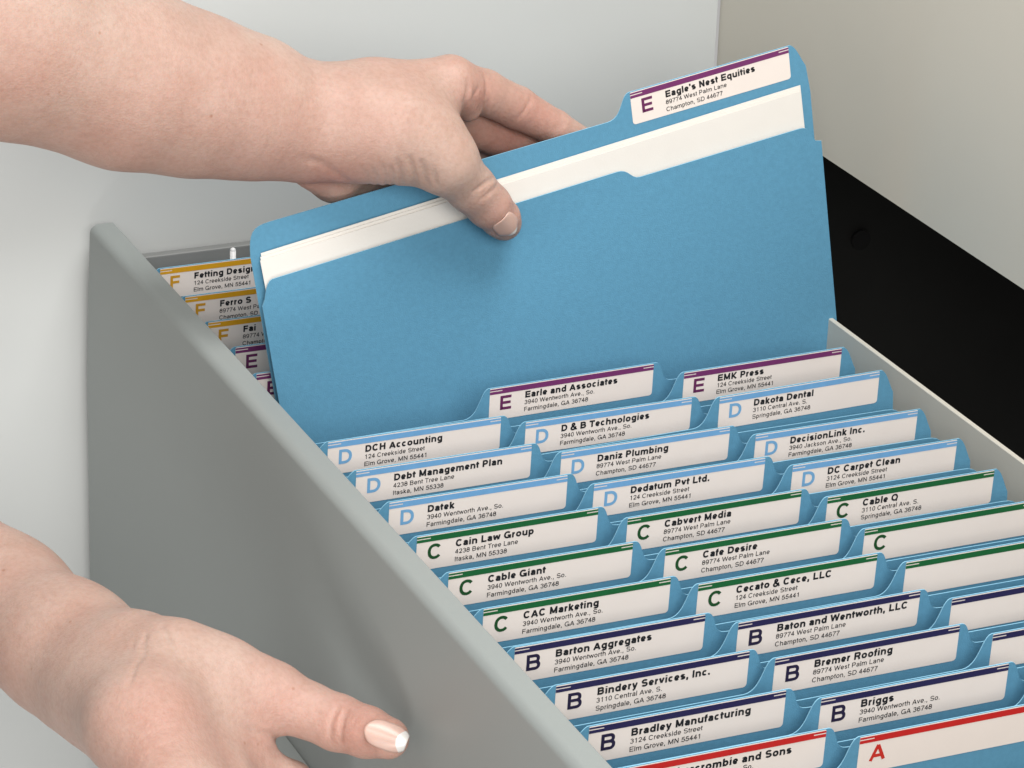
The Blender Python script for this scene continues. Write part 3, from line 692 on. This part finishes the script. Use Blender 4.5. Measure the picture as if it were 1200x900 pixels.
M_SKIN = bpy.data.materials.new('skin'); M_SKIN.use_nodes = True
def skin_nodes(m):
    nt = m.node_tree; b = nt.nodes['Principled BSDF']; N = nt.nodes.new; Lk = nt.links.new
    tc = N('ShaderNodeTexCoord')
    n1 = N('ShaderNodeTexNoise'); n1.inputs['Scale'].default_value = 45; n1.inputs['Detail'].default_value = 5; n1.inputs['Roughness'].default_value = .65
    n2 = N('ShaderNodeTexNoise'); n2.inputs['Scale'].default_value = 420; n2.inputs['Detail'].default_value = 3
    r1 = N('ShaderNodeValToRGB'); r1.color_ramp.elements[0].position = .32; r1.color_ramp.elements[1].position = .68
    r1.color_ramp.elements[0].color = (.43, .292, .238, 1); r1.color_ramp.elements[1].color = (.475, .345, .290, 1)
    at = N('ShaderNodeAttribute'); at.attribute_name = 'flush'
    mx = N('ShaderNodeMix'); mx.data_type = 'RGBA'; mx.inputs['B'].default_value = (.43, .20, .16, 1)
    mm = N('ShaderNodeMath'); mm.operation = 'MULTIPLY'; mm.inputs[1].default_value = .85
    for n in (n1, n2): Lk(tc.outputs['Object'], n.inputs['Vector'])
    Lk(n1.outputs['Fac'], r1.inputs['Fac']); Lk(r1.outputs['Color'], mx.inputs['A']); Lk(at.outputs['Fac'], mm.inputs[0]); Lk(mm.outputs[0], mx.inputs['Factor'])
    # fine mottling and a few freckles
    mx2 = N('ShaderNodeMix'); mx2.data_type = 'RGBA'; mx2.blend_type = 'MULTIPLY'; mx2.inputs['Factor'].default_value = 1
    r2 = N('ShaderNodeValToRGB'); r2.color_ramp.elements[0].position = .25; r2.color_ramp.elements[1].position = .6
    r2.color_ramp.elements[0].color = (.9, .87, .85, 1); r2.color_ramp.elements[1].color = (1, 1, 1, 1)
    Lk(n2.outputs['Fac'], r2.inputs['Fac']); Lk(mx.outputs['Result'], mx2.inputs['A']); Lk(r2.outputs['Color'], mx2.inputs['B'])
    vo = N('ShaderNodeTexVoronoi'); vo.inputs['Scale'].default_value = 62; vo.inputs['Randomness'].default_value = 1
    Lk(tc.outputs['Object'], vo.inputs['Vector'])
    r3 = N('ShaderNodeValToRGB'); r3.color_ramp.elements[0].position = .03; r3.color_ramp.elements[1].position = .07
    r3.color_ramp.elements[0].color = (.80, .68, .60, 1); r3.color_ramp.elements[1].color = (1, 1, 1, 1)
    Lk(vo.outputs['Distance'], r3.inputs['Fac'])
    mx3 = N('ShaderNodeMix'); mx3.data_type = 'RGBA'; mx3.blend_type = 'MULTIPLY'; mx3.inputs['Factor'].default_value = 1
    Lk(mx2.outputs['Result'], mx3.inputs['A']); Lk(r3.outputs['Color'], mx3.inputs['B'])
    Lk(mx3.outputs['Result'], b.inputs['Base Color'])
    n5 = N('ShaderNodeTexNoise'); n5.inputs['Scale'].default_value = 16; n5.inputs['Detail'].default_value = 4; Lk(tc.outputs['Object'], n5.inputs['Vector'])
    r5 = N('ShaderNodeValToRGB'); r5.color_ramp.elements[0].position = .38; r5.color_ramp.elements[1].position = .66
    r5.color_ramp.elements[0].color = (1, 1, 1, 1); r5.color_ramp.elements[1].color = (.97, .86, .84, 1)
    Lk(n5.outputs['Fac'], r5.inputs['Fac'])
    mx4 = N('ShaderNodeMix'); mx4.data_type = 'RGBA'; mx4.blend_type = 'MULTIPLY'; mx4.inputs['Factor'].default_value = 1
    Lk(mx3.outputs['Result'], mx4.inputs['A']); Lk(r5.outputs['Color'], mx4.inputs['B']); Lk(mx4.outputs['Result'], b.inputs['Base Color'])
    # pore bump
    v2 = N('ShaderNodeTexVoronoi'); v2.inputs['Scale'].default_value = 950; Lk(tc.outputs['Object'], v2.inputs['Vector'])
    bp = N('ShaderNodeBump'); bp.inputs['Strength'].default_value = .3; bp.inputs['Distance'].default_value = .0004
    n4 = N('ShaderNodeTexNoise'); n4.inputs['Scale'].default_value = 330; n4.inputs['Detail'].default_value = 5; Lk(tc.outputs['Object'], n4.inputs['Vector'])
    ad = N('ShaderNodeMath'); ad.operation = 'ADD'; Lk(v2.outputs['Distance'], ad.inputs[0]); Lk(n4.outputs['Fac'], ad.inputs[1])
    Lk(ad.outputs[0], bp.inputs['Height']); Lk(bp.outputs['Normal'], b.inputs['Normal'])
    b.inputs['Roughness'].default_value = .52; b.inputs['Specular IOR Level'].default_value = .35
    b.inputs['Subsurface Weight'].default_value = .35; b.inputs['Subsurface Radius'].default_value = (1, .35, .2); b.inputs['Subsurface Scale'].default_value = .005
skin_nodes(M_SKIN)
M_NAIL = mat('nail_plate', (.53, .34, .285), .32, .02, 80, 0, 1, .5, .2)
M_TIP = mat('nail_white_tip', (.60, .565, .54), .32, .01, 80, 0, 1, .5, .1)

fields = [build_hand(h) for h in HANDS]
allv, allf, fl, base = [], [], [], 0
for F, h in zip(fields, HANDS):
    v, q = F.mesh()
    w = np.zeros(len(v))
    for c, rad, amt in h['flush']:
        w = np.maximum(w, amt * np.exp(-(((v - np.array(c)) ** 2).sum(1)) / rad ** 2))
    allv.append(v * MM); allf.append(q + base); fl.append(w); base += len(v)
v = np.concatenate(allv); q = np.concatenate(allf); fl = np.concatenate(fl)
me = bpy.data.meshes.new('person'); me.from_pydata(v.tolist(), [], q.tolist()); me.update()
me.materials.append(M_SKIN)
me.polygons.foreach_set('use_smooth', np.ones(len(me.polygons), bool))
at = me.attributes.new('flush', 'FLOAT', 'POINT'); at.data.foreach_set('value', fl.astype(np.float32))
person = bpy.data.objects.new('person', me); COL.objects.link(person)
tag(person, 'person with bare forearms lifting a blue folder, other hand on the grey drawer front', 'person')
sm = person.modifiers.new('smooth', 'SMOOTH'); sm.factor = .5; sm.iterations = 1
for F, h in zip(fields, HANDS):
    for n in h['nails']:
        obj('thumbnail', nail_mesh(F, n), [M_NAIL, M_TIP], person)
